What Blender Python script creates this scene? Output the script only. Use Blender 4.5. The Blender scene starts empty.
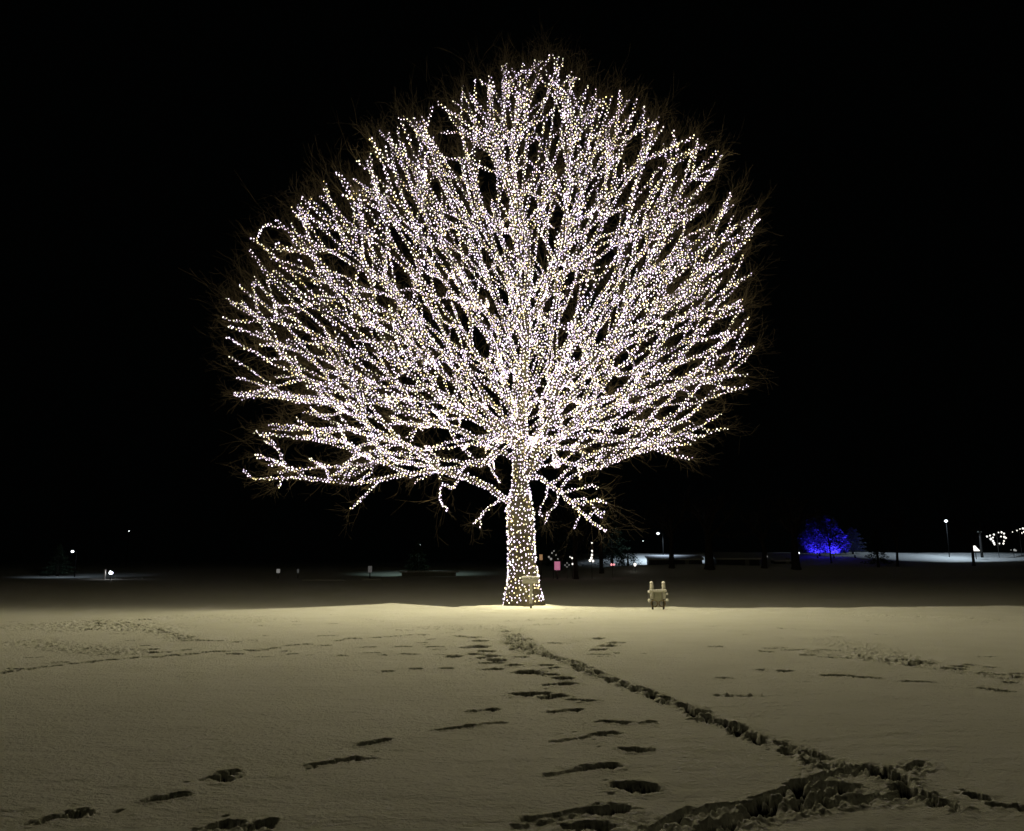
import bpy, math, random
import numpy as np
from mathutils import Vector

sc = bpy.context.scene
rng = np.random.default_rng(7)
random.seed(7)

# ------------------------------------------------------------------ camera
F = 800.0; CX, CY = 512.0, 415.5
PITCH = math.radians(10.17)
CAMH = 1.6
cam_d = bpy.data.cameras.new("camera"); cam = bpy.data.objects.new("camera", cam_d)
sc.collection.objects.link(cam); sc.camera = cam
cam.location = (0, 0, CAMH); cam.rotation_euler = (math.radians(90) + PITCH, 0, 0)
cam_d.sensor_width = 36.0; cam_d.lens = F / 1024 * 36.0
cam_d.clip_start = 0.05; cam_d.clip_end = 3000

# ------------------------------------------------------------------ night sky
w = bpy.data.worlds.new("World"); sc.world = w; w.use_nodes = True
bg = w.node_tree.nodes["Background"]
bg.inputs[0].default_value = (0.55, 0.75, 0.7, 1); bg.inputs[1].default_value = 0.0006

sc.view_settings.view_transform = 'Standard'; sc.view_settings.look = 'None'
sc.view_settings.exposure = 0.0; sc.view_settings.gamma = 1.0
sc.render.engine = 'CYCLES'
sc.cycles.max_bounces = 4; sc.cycles.diffuse_bounces = 2
sc.cycles.use_denoising = True
sc.cycles.use_adaptive_sampling = False
sc.cycles.use_light_tree = True
sc.cycles.sample_clamp_indirect = .6; sc.cycles.sample_clamp_direct = 4.0
sc.cycles.filter_width = 1.5

BULB_R = 0.0205; BULB_E = 3.2
STRING_W = 17.5; STRING_COL = (1.0, .88, .48)

# ------------------------------------------------------------------ helpers
def ray(px, py):
    x = (px - CX) / F; u = (CY - py) / F
    cp, sp = math.cos(PITCH), math.sin(PITCH)
    return np.array([x, cp - u * sp, sp + u * cp])
def at(px, py, Y):
    r = ray(px, py); t = Y / r[1]
    return np.array([r[0] * t, Y, CAMH + r[2] * t])
def atz(px, py, z=0.0):
    r = ray(px, py); t = (z - CAMH) / r[2]
    return np.array([r[0] * t, r[1] * t])

def mat(name, col, rough=0.8, emit=None, strength=0.0, spec=0.3, noise=None, bump=None, sample=True):
    m = bpy.data.materials.new(name); m.use_nodes = True
    nt = m.node_tree; b = nt.nodes["Principled BSDF"]
    b.inputs["Base Color"].default_value = (*col, 1); b.inputs["Roughness"].default_value = rough
    b.inputs["Specular IOR Level"].default_value = spec
    if emit:
        b.inputs["Emission Color"].default_value = (*emit, 1); b.inputs["Emission Strength"].default_value = strength
    if noise:
        tc = nt.nodes.new("ShaderNodeTexCoord"); n = nt.nodes.new("ShaderNodeTexNoise")
        n.inputs["Scale"].default_value = noise[0]; n.inputs["Detail"].default_value = 6
        nt.links.new(tc.outputs["Object"], n.inputs["Vector"])
        cr = nt.nodes.new("ShaderNodeValToRGB"); nt.links.new(n.outputs["Fac"], cr.inputs[0])
        cr.color_ramp.elements[0].position = 0.3; cr.color_ramp.elements[1].position = 0.7
        cr.color_ramp.elements[0].color = (*[c * (1 - noise[1]) for c in col], 1)
        cr.color_ramp.elements[1].color = (*[min(1, c * (1 + noise[1])) for c in col], 1)
        nt.links.new(cr.outputs[0], b.inputs["Base Color"])
        if bump:
            bp = nt.nodes.new("ShaderNodeBump"); bp.inputs["Strength"].default_value = bump[0]
            bp.inputs["Distance"].default_value = bump[1]
            nt.links.new(n.outputs["Fac"], bp.inputs["Height"]); nt.links.new(bp.outputs[0], b.inputs["Normal"])
    if not sample:
        m.cycles.emission_sampling = 'NONE'
    return m

class MB:
    """collects quads/tris and makes ONE mesh object"""
    def __init__(s): s.v = []; s.f3 = []; s.f4 = []; s.n = 0
    def add(s, V, F4=None, F3=None):
        V = np.asarray(V, float).reshape(-1, 3)
        s.v.append(V)
        if F4 is not None and len(F4): s.f4.append(np.asarray(F4, int).reshape(-1, 4) + s.n)
        if F3 is not None and len(F3): s.f3.append(np.asarray(F3, int).reshape(-1, 3) + s.n)
        s.n += len(V)
    def box(s, c, d, rz=0.0, taper=1.0):
        x, y, z = [q / 2 for q in d]
        P = np.array([[i * x, j * y, k * z] for k in (-1, 1) for j in (-1, 1) for i in (-1, 1)], float)
        P[4:, :2] *= taper
        ca, sa = math.cos(rz), math.sin(rz)
        P = np.stack([P[:, 0] * ca - P[:, 1] * sa, P[:, 0] * sa + P[:, 1] * ca, P[:, 2]], 1) + np.array(c)
        s.add(P, [(0, 2, 3, 1), (4, 5, 7, 6), (0, 1, 5, 4), (2, 6, 7, 3), (0, 4, 6, 2), (1, 3, 7, 5)])
    def tube(s, P, R, sides=8, cap=True):
        P = np.asarray(P, float); R = np.broadcast_to(np.asarray(R, float), (len(P),))
        T = np.gradient(P, axis=0); T /= np.linalg.norm(T, axis=1, keepdims=True) + 1e-9
        ref = np.array([0.31, 0.17, 0.93]) if abs(T[0][2]) < 0.9 else np.array([1.0, 0.1, 0])
        A = np.cross(T, ref); A /= np.linalg.norm(A, axis=1, keepdims=True) + 1e-9
        B = np.cross(T, A)
        a = np.arange(sides) * 2 * math.pi / sides
        V = P[:, None] + R[:, None, None] * (np.cos(a)[None, :, None] * A[:, None] + np.sin(a)[None, :, None] * B[:, None])
        n = len(P); i = np.arange(n - 1)[:, None] * sides; j = np.arange(sides)[None]; k = (j + 1) % sides
        Q = np.stack(np.broadcast_arrays(i + j, i + k, i + sides + k, i + sides + j), -1).reshape(-1, 4)
        V = V.reshape(-1, 3); F3 = None
        if cap:
            V = np.vstack([V, P[0], P[-1]]); e = len(V)
            F3 = [(e - 2, (q + 1) % sides, q) for q in range(sides)] + [(e - 1, (n - 1) * sides + q, (n - 1) * sides + (q + 1) % sides) for q in range(sides)]
        s.add(V, Q, F3)
    def ball(s, c, r, n=8, m=6, sq=(1, 1, 1), rough=0.0):
        V = [[0, 0, 1]]; 
        for i in range(1, m):
            t = math.pi * i / m
            for j in range(n):
                p = 2 * math.pi * j / n
                V.append([math.sin(t) * math.cos(p), math.sin(t) * math.sin(p), math.cos(t)])
        V.append([0, 0, -1]); V = np.array(V)
        if rough: V *= 1 + rng.normal(0, rough, (len(V), 1))
        F4 = [(1 + i * n + j, 1 + (i + 1) * n + j, 1 + (i + 1) * n + (j + 1) % n, 1 + i * n + (j + 1) % n) for i in range(m - 2) for j in range(n)]
        F3 = [(0, 1 + j, 1 + (j + 1) % n) for j in range(n)]
        b = 1 + (m - 2) * n
        F3 += [(len(V) - 1, b + (j + 1) % n, b + j) for j in range(n)]
        s.add(V * r * np.array(sq) + np.array(c), F4, F3)
    def build(s, name, m, parent=None, smooth=True, origin=None):
        V = np.vstack(s.v)
        if origin is not None: V = V - np.asarray(origin, float)
        f4 = np.vstack(s.f4) if s.f4 else np.zeros((0, 4), int)
        f3 = np.vstack(s.f3) if s.f3 else np.zeros((0, 3), int)
        me = bpy.data.meshes.new(name)
        me.vertices.add(len(V)); me.vertices.foreach_set("co", V.astype(np.float32).ravel())
        li = np.concatenate([f4.ravel(), f3.ravel()]).astype(np.int32)
        me.loops.add(len(li)); me.loops.foreach_set("vertex_index", li)
        st = np.concatenate([np.arange(len(f4)) * 4, len(f4) * 4 + np.arange(len(f3)) * 3]).astype(np.int32)
        me.polygons.add(len(st)); me.polygons.foreach_set("loop_start", st)
        me.update(calc_edges=True)
        me.polygons.foreach_set("use_smooth", np.full(len(st), bool(smooth)))
        me.materials.append(m)
        o = bpy.data.objects.new(name, me); sc.collection.objects.link(o)
        if parent: o.parent = parent
        if origin is not None: o.location = tuple(origin)
        return o

def tag(o, label=None, cat=None, group=None, kind=None):
    if label: o["label"] = label
    if cat: o["category"] = cat
    if group: o["group"] = group
    if kind: o["kind"] = kind
    return o
def thing(name, label, cat, loc, group=None):
    o = bpy.data.objects.new(name, None); sc.collection.objects.link(o)
    o.location = tuple(float(q) for q in loc); o.empty_display_size = 0.3
    return tag(o, label, cat, group)
def lamp(name, kind, loc, energy, col, parent, size=0.1, spot=None, target=None):
    d = bpy.data.lights.new(name, kind); d.energy = energy; d.color = col
    d.shadow_soft_size = size
    o = bpy.data.objects.new(name, d); sc.collection.objects.link(o); o.parent = parent; o.location = tuple(loc)
    if spot: d.spot_size = math.radians(spot); d.spot_blend = 0.3
    if target is not None:
        dirv = Vector(target) - (Vector(loc) + (parent.location if parent else Vector()))
        o.rotation_euler = dirv.to_track_quat('-Z', 'Y').to_euler()
    return o

def smooth(t): t = np.clip(t, 0, 1); return t * t * (3 - 2 * t)
_tab = np.random.default_rng(3).random((512, 512))
def vnoise(x, y):
    xi = np.floor(x).astype(int); yi = np.floor(y).astype(int); fx = smooth(x - xi); fy = smooth(y - yi)
    a = _tab[xi % 512, yi % 512]; b = _tab[(xi + 1) % 512, yi % 512]; c = _tab[xi % 512, (yi + 1) % 512]; d = _tab[(xi + 1) % 512, (yi + 1) % 512]
    return (a * (1 - fx) + b * fx) * (1 - fy) + (c * (1 - fx) + d * fx) * fy - 0.5
def fbm(x, y, o=4):
    s = 0; a = 1
    for k in range(o):
        s = s + a * vnoise(x * 2 ** k + 17.3 * k, y * 2 ** k + 5.1 * k); a *= 0.5
    return s

# ------------------------------------------------------------------ terrain
TX, TY = 0.42, 27.0                      # foot of the big tree
def terrain(x, y):
    x = np.asarray(x, float); y = np.asarray(y, float)
    Yl = np.interp(x, [-60, -14, -8, -4.5, -2.0, 0.5, 10, 18.5, 60], [10, 16, 24, 30, 27.4, 27.5, 27.0, 28.5, 34])
    W = np.interp(x, [-60, -14, -8, -4.5, 0, 5], [55, 42, 27, 13, 6.5, 5])
    z = -1.3 * smooth((y - Yl) / W)
    r = np.interp(x, [5, 22], [0, 1])
    z = z + r * (1.75 * smooth((y - 128) / 14) + 2.5 * smooth((y - 141) / 40) + .5 * smooth((y - 138) / 15) * fbm(x * .09 + 3, y * .12, 3))
    z = z + np.interp(x, [-30, -10], [1, 0]) * 0.0
    z = z + (1 - r) * 1.0 * smooth((y - 120) / 60)
    z = z + .05 * np.exp(-((y - Yl) / .8) ** 2) * np.maximum(0, fbm(x * 1.9, y * 1.9, 3) + .1)
    # low mound round the trunk
    d = np.hypot(x - TX, y - TY)
    z = z + 0.12 * np.exp(-(d / 1.5) ** 2)
    # gentle undulation
    amp = np.clip(1 - (y - 60) / 60, 0.25, 1)
    z = z + 0.035 * amp * fbm(x * 0.23 + 9, y * 0.23 + 4, 3)
    return z

# strokes pressed into the snow: (points in the photograph, half width m, depth m)
S = []
def st(pts, hw, dep=0.10, rough=1.0): S.append((pts, hw, dep, rough))
for p, hw in [
    ([(44,822),(84,817)],.075), ([(146,803),(183,797)],.07), ([(210,780),(234,774)],.075), ([(216,777),(220,783)],.07),
    ([(210,829),(231,825)],.065), ([(247,830),(272,824)],.06), ([(310,767),(360,759)],.06), ([(362,745),(388,739)],.065),
    ([(438,729),(478,723)],.07), ([(472,710),(494,708)],.08), ([(550,710),(580,708)],.09), ([(601,719),(627,721)],.07),
    ([(640,721),(653,720)],.05), ([(592,733),(614,732)],.085), ([(623,746),(640,749)],.09),
    ([(583,767),(613,765)],.085), ([(618,785),(644,785)],.13), ([(588,812),(618,811)],.12), ([(562,828),(608,825)],.08),
    ([(516,693),(525,694)],.12), ([(530,692),(545,692)],.09), ([(541,697),(563,695)],.11), ([(568,698),(589,700)],.09),
    ([(543,685),(571,684)],.11), ([(556,678),(563,679)],.13), ([(521,672),(533,672)],.18), ([(537,674),(555,675)],.09),
    ([(484,669),(498,669)],.10), ([(482,663),(499,663)],.10), ([(493,660),(498,660)],.16), ([(486,655),(495,656)],.12),
    ([(480,658),(485,658)],.12), ([(470,654),(477,654)],.14), ([(481,651),(488,651)],.14), ([(466,648),(476,646)],.22),
    ([(449,656),(458,656)],.10), ([(475,641),(482,641)],.14), ([(470,637),(475,637)],.15), ([(458,636),(461,636)],.13),
    ([(508,666),(518,665)],.10), ([(540,665),(549,665)],.08), ([(544,669),(557,668)],.08), ([(512,657),(525,657)],.09),
    ([(550,643),(556,643)],.12), ([(597,650),(602,649)],.15), ([(604,646),(609,645)],.15), ([(611,643),(616,642)],.17), ([(597,639),(601,638)],.12),
    ([(969,794),(984,798)],.06), ([(991,804),(1018,807),(1032,813)],.07), ([(906,770),(923,762)],.04),
    ([(895,786),(928,798),(947,806),(958,808)],.075), ([(872,768),(900,781)],.12),
    ]: st(p, hw, 0.085 if p[0][1] > 690 else 0.11)
for p in [[(360,759),(378,758)], [(478,722),(505,720)], [(551,739),(590,735)], [(545,775),(583,768)], [(512,828),(588,813)],
          [(525,820),(588,809)], [(589,700),(604,699)], [(640,750),(655,748)], [(571,684),(580,683)], [(930,800),(946,802)]]:
    st(p, .040, .024, 2.6)
# the long trodden trail towards the tree
trail = [(537,653),(560,658),(586,669),(603,677),(623,684),(640,690),(655,694),(670,702),(694,708),(705,718),(738,727),(759,738),(783,746),(800,752),(815,757),(828,766),(845,771),(872,770)]
tp = np.array([atz(*q) for q in trail])
seg = np.r_[0, np.cumsum(np.linalg.norm(np.diff(tp, axis=0), axis=1))]
GS = []    # strokes in ground coordinates
t = 0.0; k = 0
while t < seg[-1]:
    c = np.array([np.interp(t, seg, tp[:, 0]), np.interp(t, seg, tp[:, 1])])
    c2 = np.array([np.interp(t + .2, seg, tp[:, 0]), np.interp(t + .2, seg, tp[:, 1])])
    d = (c2 - c) / (np.linalg.norm(c2 - c) + 1e-6) if np.linalg.norm(c2 - c) > 1e-3 else np.array([0, -1.])
    nrm = np.array([-d[1], d[0]]); side = (1 if k % 2 else -1)
    c = c + nrm * (side * 0.055 + rng.normal(0, 0.025)); L = rng.uniform(.10, .17)
    d = d + nrm * rng.normal(0, .25)
    GS.append((np.array([c - d * L, c + d * L]), rng.uniform(.055, .085), rng.uniform(.055, .085), 1.8))
    t += rng.uniform(.13, .24); k += 1
def trod(pp, spread, hw0, hw1, dmin, dmax, stp):
    q_ = np.array([atz(*z) for z in pp]); sg = np.r_[0, np.cumsum(np.linalg.norm(np.diff(q_, axis=0), axis=1))]; t = 0
    while t < sg[-1]:
        c = np.array([np.interp(t, sg, q_[:, 0]), np.interp(t, sg, q_[:, 1])]); c2 = np.array([np.interp(t + .15, sg, q_[:, 0]), np.interp(t + .15, sg, q_[:, 1])])
        d = c2 - c; d = d / np.linalg.norm(d) if np.linalg.norm(d) > 1e-3 else np.array([-1., 0]); n_ = np.array([-d[1], d[0]])
        c = c + n_ * rng.normal(0, spread); d = d + n_ * rng.normal(0, .25); L = rng.uniform(.07, .17)
        GS.append((np.array([c - d * L, c + d * L]), rng.uniform(hw0, hw1), rng.uniform(dmin, dmax), 1.7)); t += rng.uniform(*stp)
trod([(850,789),(816,789),(797,791),(780,799),(757,801),(724,806),(691,813),(672,820),(652,828),(640,834)], .06, .035, .06, .05, .09, (.12, .2))
trod([(903,795),(875,797),(851,801),(806,808)], .02, .03, .05, .06, .09, (.08, .14))
trod([(806,801),(764,807),(733,818),(708,828),(700,834)], .03, .04, .07, .05, .085, (.12, .19))
trod([(843,776),(823,782),(800,783),(783,790)], .05, .04, .08, .05, .085, (.12, .2))
ROUGH = [(tp, .17, .022)]                                    # polyline, half width, amplitude
ROUGH.append((np.array([atz(512, 634), atz(520, 643), atz(534, 652)]), .30, .05))
for k in range(26):
    c = atz(rng.normal(519, 8), rng.uniform(631, 653)); a = rng.uniform(0, 3.14); d = np.array([math.cos(a), math.sin(a)]) * .12
    GS.append((np.array([c - d, c + d]), rng.uniform(.05, .09), .10, 2))
for q in ([(850,790),(780,800),(652,829)], [(903,796),(804,808)], [(806,802),(700,834)], [(828,768),(812,790)], [(895,784),(958,808)], [(872,768),(902,781),(922,764)]):
    ROUGH.append((np.array([atz(*z) for z in q]), .16, .018))
ROUGH.append((np.array([atz(512, 630), atz(480, 626), atz(440, 628)]), .5, .035))
ROUGH.append((np.array([atz(500, 622), atz(610, 617)]), .10, .05))
ROUGH.append((np.array([atz(520, 626), atz(590, 622)]), .08, .05))
# small far prints, read off three enlarged strips
def strip(pts, ox, oy, s, hw, dep=.09, ln=.075):
    for q in pts:
        if len(q) == 2:
            c = atz(ox + q[0] / s, oy + q[1] / s); GS.append((np.array([c + [-ln, -.02], c + [ln, .02]]), hw * rng.uniform(.8, 1.2), dep, 1.3))
        else:
            GS.append((np.array([atz(ox + q[0] / s, oy + q[1] / s), atz(ox + q[2] / s, oy + q[3] / s)]), hw, dep, 1.3))
strip([(8,285),(35,280),(57,270),(105,271),(130,267),(180,261),(222,256),(232,245),(290,248),(350,243),(372,240),(410,236),(433,234),(510,228),(530,225),(600,222),(620,222),(665,217),(678,216),(752,212),(800,206),(845,203),(880,203),(930,200),(975,197),(1000,200),
       (160,183),(213,180),(236,190,272,190),(318,194,350,191),(460,203,508,201),(560,180),(575,196,618,195),(585,206,618,207),(895,212,955,212),(915,168,938,168),(760,161,868,163),(190,172),
       (395,215),(650,205),(730,196)], 0, 600, 3.938, .085, .075)
strip([(20,207),(50,205),(95,197),(155,188),(185,185),(230,182),(305,187),(360,170),(385,165),(412,162),(440,163),(520,158),(560,155),(600,152),(650,147),(700,143),(712,145),(770,140),(820,135),(850,126),(870,120),
       (145,209),(165,220),(290,152),(340,152),(312,134,335,134),(455,192,520,192),(595,192,655,192),(722,191,790,191),(625,220,688,222),(352,226,398,226),(805,232,858,233),(700,175),(740,162),(480,216),(510,216),(560,290),(680,280),(805,278),(480,83),(30,86),(45,108),(180,90),(335,100)], 250, 600, 4.096, .08, .085)
strip([(180,222,200,223),(270,227),(388,240,488,243),(505,246,560,249),(637,259,738,264),(882,281,948,288),(968,293),(410,183,425,183),(340,175),(385,157),(403,95),(420,96),(547,107,583,108),(190,163,230,165),(660,205),(690,195),(740,197),(855,205),(620,182),
       (648,206,690,206),(770,216,838,218),(890,232,912,233),(920,213),(950,236,985,239),(1010,245),(640,190),(716,203),(30,148,70,148),(845,55),(865,58),(780,60),(690,52),(600,48),(905,70),(530,66),(180,35),(60,34),(260,90),(300,91),(70,248),(430,116),(950,52),(985,262)], 700, 600, 3.16, .09, .085)
ROUGH.append((np.array([atz(719, 695), atz(760, 696)]), .06, .04))
# churned bright patches
for a, b, hw in [((85,622),(150,628),.9), ((0,625),(80,628),.8), ((150,628),(188,640),.35), ((830,654),(1024,680),.2), ((830,640),(900,660),.5), ((860,614),(1000,620),.6), ((180,616),(260,620),1.0), ((560,609),(760,612),.5), ((30,642),(120,652),.5)]:
    ROUGH.append((np.array([atz(*a), atz(*b)]), hw, .028))
for k in range(46):
    c = atz(rng.uniform(85, 150), rng.uniform(620, 631)); GS.append((np.array([c + [-.1, 0], c + [.1, 0.03]]), .09, .10, 1.5))
for k in range(22):
    u = rng.random(); c = atz(150 + 40 * u + rng.normal(0, 3), 627 + 13 * u + rng.normal(0, 1)); GS.append((np.array([c + [-.08, 0], c + [.08, 0]]), .08, .10, 1.5))
for k in range(16):
    u = rng.random(); c = atz(760 + 264 * u, 648 + 27 * u + rng.normal(0, 2.2)); GS.append((np.array([c + [-.12, 0], c + [.12, 0.02]]), .07, .07, 1.5))
for k in range(70):
    c = atz(rng.uniform(0, 1024), 612 + 45 * rng.random() ** 1.3); L = rng.uniform(.05, .22); GS.append((np.array([c + [-L, 0], c + [L, 0.02]]), .05, rng.uniform(.02, .06), 1.5))
for pts, hw, dep, rough in S:
    P_ = np.array([atz(*q) for q in pts])
    if len(P_) == 2 and dep > .05 and np.linalg.norm(P_[1] - P_[0]) < .6:      # boot print: narrow heel, broad toe
        m_ = P_[0] * .42 + P_[1] * .58; n_ = np.array([-(P_[1] - P_[0])[1], (P_[1] - P_[0])[0]]); n_ = n_ / np.linalg.norm(n_) * hw * rng.normal(0, .25)
        GS.append((np.array([P_[0], m_]), hw * .85, dep, rough * 1.2)); GS.append((np.array([m_ + n_, P_[1] + n_]), hw * 1.12, dep * 1.1, rough * 1.2))
        for _ in range(3):
            a_ = P_[0] + rng.normal(0, 1, 2) * hw * 1.5; GS.append((np.array([a_ - .01, a_ + .01]), .018, .03, 1))
    else: GS.append((P_, hw, dep, rough))

# one sheet: polar grid round the photographer, finest where the prints are
def seg_dist(X, Y, a, b):
    d = b - a; L2 = (d ** 2).sum() + 1e-9
    u = np.clip(((X - a[0]) * d[0] + (Y - a[1]) * d[1]) / L2, 0, 1)
    return np.hypot(X - a[0] - u * d[0], Y - a[1] - u * d[1])
ang = np.radians(np.r_[np.linspace(-40, 40, 1300), np.linspace(40, 320, 90)[1:-1]])
rad = np.r_[np.linspace(.15, 3.2, 14), np.geomspace(3.3, 30, 1350), np.geomspace(30.05, 2200, 330)[1:]]
A, R = np.meshgrid(ang, rad)
GX = R * np.sin(A); GY = R * np.cos(A)
GZ = terrain(GX, GY)
near = np.clip((34 - R) / 6, 0, 1)
GZ += near * (.007 * fbm(GX * 2.2 + 31, GY * 8.5, 3) + 0.011 * fbm(GX * 1.9, GY * 2.6, 4) + 0.006 * fbm(GX * 7, GY * 12, 3) + .003 * fbm(GX * 24, GY * 34, 3))
TURF_SHADE = np.zeros_like(GZ)
EN = fbm(GX * 14, GY * 14, 3)      # edge crumble
EN2 = fbm(GX * 30 + 50, GY * 30, 2)
EN3 = fbm(GX * 75 + 11, GY * 75, 2)
nf = 1300
subX, subY = GX[:, :nf], GY[:, :nf]
def window(P, m):
    x0, y0 = P.min(0) - m; x1, y1 = P.max(0) + m
    c = np.array([[x0, y0], [x0, y1], [x1, y0], [x1, y1]]); rr = np.hypot(c[:, 0], c[:, 1]); aa = np.arctan2(c[:, 0], c[:, 1])
    rmin = max(0, y0); i0 = np.searchsorted(rad, max(rmin, .1)); i1 = np.searchsorted(rad, rr.max()) + 1
    j0 = np.searchsorted(ang[:nf], aa.min()); j1 = np.searchsorted(ang[:nf], aa.max()) + 1
    return slice(max(i0 - 1, 0), i1), slice(max(j0 - 1, 0), min(j1, nf))
for P, hw, amp in ROUGH:
    sl = window(P, hw * 2 + .2)
    if sl[1].stop <= sl[1].start: continue
    D = np.min([seg_dist(GX[sl], GY[sl], P[i], P[i + 1]) for i in range(len(P) - 1)], axis=0)
    m = smooth(1.6 - D / hw)
    GZ[sl] += m * amp * (1.3 * EN[sl] + .7 * EN2[sl])
DEP = np.zeros_like(GZ); SOFT = np.zeros_like(GZ); RIM = np.zeros_like(GZ)
for P, hw, dep, rough in GS:
    P = np.array(P, float)
    for e0, e1 in ((0, 1), (-1, -2)):           # the read-off points are the outer ends of a print
        dd = P[e1] - P[e0]; L_ = np.linalg.norm(dd) + 1e-6; P[e0] = P[e0] + dd / L_ * min(hw * .6, L_ * .4)
    sl = window(P, hw * 2 + .15)
    if sl[1].stop <= sl[1].start: continue
    D = np.min([seg_dist(GX[sl], GY[sl], P[i], P[i + 1]) for i in range(len(P) - 1)], axis=0)
    trodden = rough > 1.5
    D = D + min(hw, .09) * (.5 * rough * EN[sl] + (.2 if trodden else .42) * rough * EN2[sl] + (0 if trodden else .25) * rough * EN3[sl])
    e = .045 if trodden else max(.03, hw * .45) 
    m = smooth((hw * .80 - D) / e + .5)
    DEP[sl] = np.maximum(DEP[sl], m * dep * (1 + .15 * EN2[sl]))
    if not trodden: SOFT[sl] = np.maximum(SOFT[sl], m * (dep > .05))
    RIM[sl] = np.maximum(RIM[sl], np.exp(-((D - hw * 1.25) / (hw * .35)) ** 2) * .10 * dep * (1 + .8 * EN2[sl]))
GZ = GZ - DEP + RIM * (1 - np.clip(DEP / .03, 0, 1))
TURF_SHADE = smooth((DEP + .024 * SOFT - .042 - .022 * EN2 - .01 * EN) / .018)  # turf tone of the prints, spread up their snow walls as painted shade
nr, na = GX.shape
mb = MB()
V = np.stack([GX, GY, GZ], -1).reshape(-1, 3)
i = np.arange(nr - 1)[:, None] * na; j = np.arange(na)[None]; k = (j + 1) % na
Q = np.stack(np.broadcast_arrays(i + j, i + na + j, i + na + k, i + k), -1).reshape(-1, 4)
Q = Q[:, ::-1]
mb.add(np.vstack([V, [0, 0, float(terrain(0, 0))]]), Q, [(int(len(V)), int(q), int((q + 1) % na)) for q in range(na)][::1])

snow = bpy.data.materials.new("snow"); snow.use_nodes = True
nt = snow.node_tree; b = nt.nodes["Principled BSDF"]
b.inputs["Roughness"].default_value = .7; b.inputs["Sheen Roughness"].default_value = .55
b.inputs["Sheen Tint"].default_value = (1, 1, .97, 1)
tc = nt.nodes.new("ShaderNodeTexCoord")
mp = nt.nodes.new("ShaderNodeMapping"); mp.inputs["Scale"].default_value = (1, 1.3, 1)
nt.links.new(tc.outputs["Object"], mp.inputs["Vector"])
n1 = nt.nodes.new("ShaderNodeTexNoise"); n1.inputs["Scale"].default_value = 22; n1.inputs["Detail"].default_value = 8; n1.inputs["Roughness"].default_value = .65
n2 = nt.nodes.new("ShaderNodeTexNoise"); n2.inputs["Scale"].default_value = .8; n2.inputs["Detail"].default_value = 4
nt.links.new(mp.outputs[0], n1.inputs["Vector"]); nt.links.new(mp.outputs[0], n2.inputs["Vector"])
cr = nt.nodes.new("ShaderNodeValToRGB"); nt.links.new(n2.outputs["Fac"], cr.inputs[0])
cr.color_ramp.elements[0].position = .3; cr.color_ramp.elements[0].color = (.70, .71, .66, 1)
cr.color_ramp.elements[1].position = .7; cr.color_ramp.elements[1].color = (.80, .81, .77, 1)
at_n = nt.nodes.new("ShaderNodeAttribute"); at_n.attribute_name = "bare"  # mask of exposed turf plus the shade painted on print walls
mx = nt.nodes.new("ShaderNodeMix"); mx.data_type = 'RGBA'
nt.links.new(at_n.outputs["Fac"], mx.inputs[0]); nt.links.new(cr.outputs[0], mx.inputs[6]); mx.inputs[7].default_value = (.02, .02, .014, 1)  # near-black of turf, doubling as shade painted into the prints
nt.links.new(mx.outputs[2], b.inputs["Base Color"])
def keep_snow(sock, v):                # turf and painted shade in the prints have neither gloss nor sheen of snow
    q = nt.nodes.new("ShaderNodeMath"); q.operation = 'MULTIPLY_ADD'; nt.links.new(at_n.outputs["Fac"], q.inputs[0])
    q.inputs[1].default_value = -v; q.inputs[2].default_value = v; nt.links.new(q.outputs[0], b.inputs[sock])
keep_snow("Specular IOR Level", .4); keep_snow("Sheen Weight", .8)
bp = nt.nodes.new("ShaderNodeBump"); bp.inputs["Strength"].default_value = .9; bp.inputs["Distance"].default_value = .045
nt.links.new(n1.outputs["Fac"], bp.inputs["Height"]); nt.links.new(bp.outputs[0], b.inputs["Normal"])
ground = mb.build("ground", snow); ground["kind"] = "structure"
att = ground.data.attributes.new("bare", 'FLOAT', 'POINT')  # holds turf and painted shade together
att.data.foreach_set("value", np.r_[TURF_SHADE.ravel(), 0].astype(np.float32))
def gz(x, y): return float(terrain(x, y))

# ------------------------------------------------------------------ the big tree
bark = mat("bark", (.036, .030, .020), .9, noise=(9, .5), bump=(.9, .05))
twig_m = mat("twig", (.034, .026, .017), .9, spec=.1)

SK = 0.965
def crown_edge(side, z):          # half width (m) of the crown left / right at height z
    L = [(500,330),(490,262),(478,240),(440,258),(395,222),(320,218),(265,226),(222,258),(185,322),(118,392),(98,440),(68,488),(52,520)]
    Rr = [(530,606),(495,600),(478,640),(460,692),(400,742),(350,752),(290,748),(235,760),(205,757),(150,722),(120,682),(90,622),(70,590),(52,540)]
    P = L if side < 0 else Rr
    q = np.array([at(px, py, TY) for px, py in [(b, a) for a, b in P]])
    o = np.argsort(q[:, 2]); return np.interp(z, q[o, 2], np.abs(q[o, 0] - TX)) * SK
Zt = at(530, 52, TY)[2]
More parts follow.
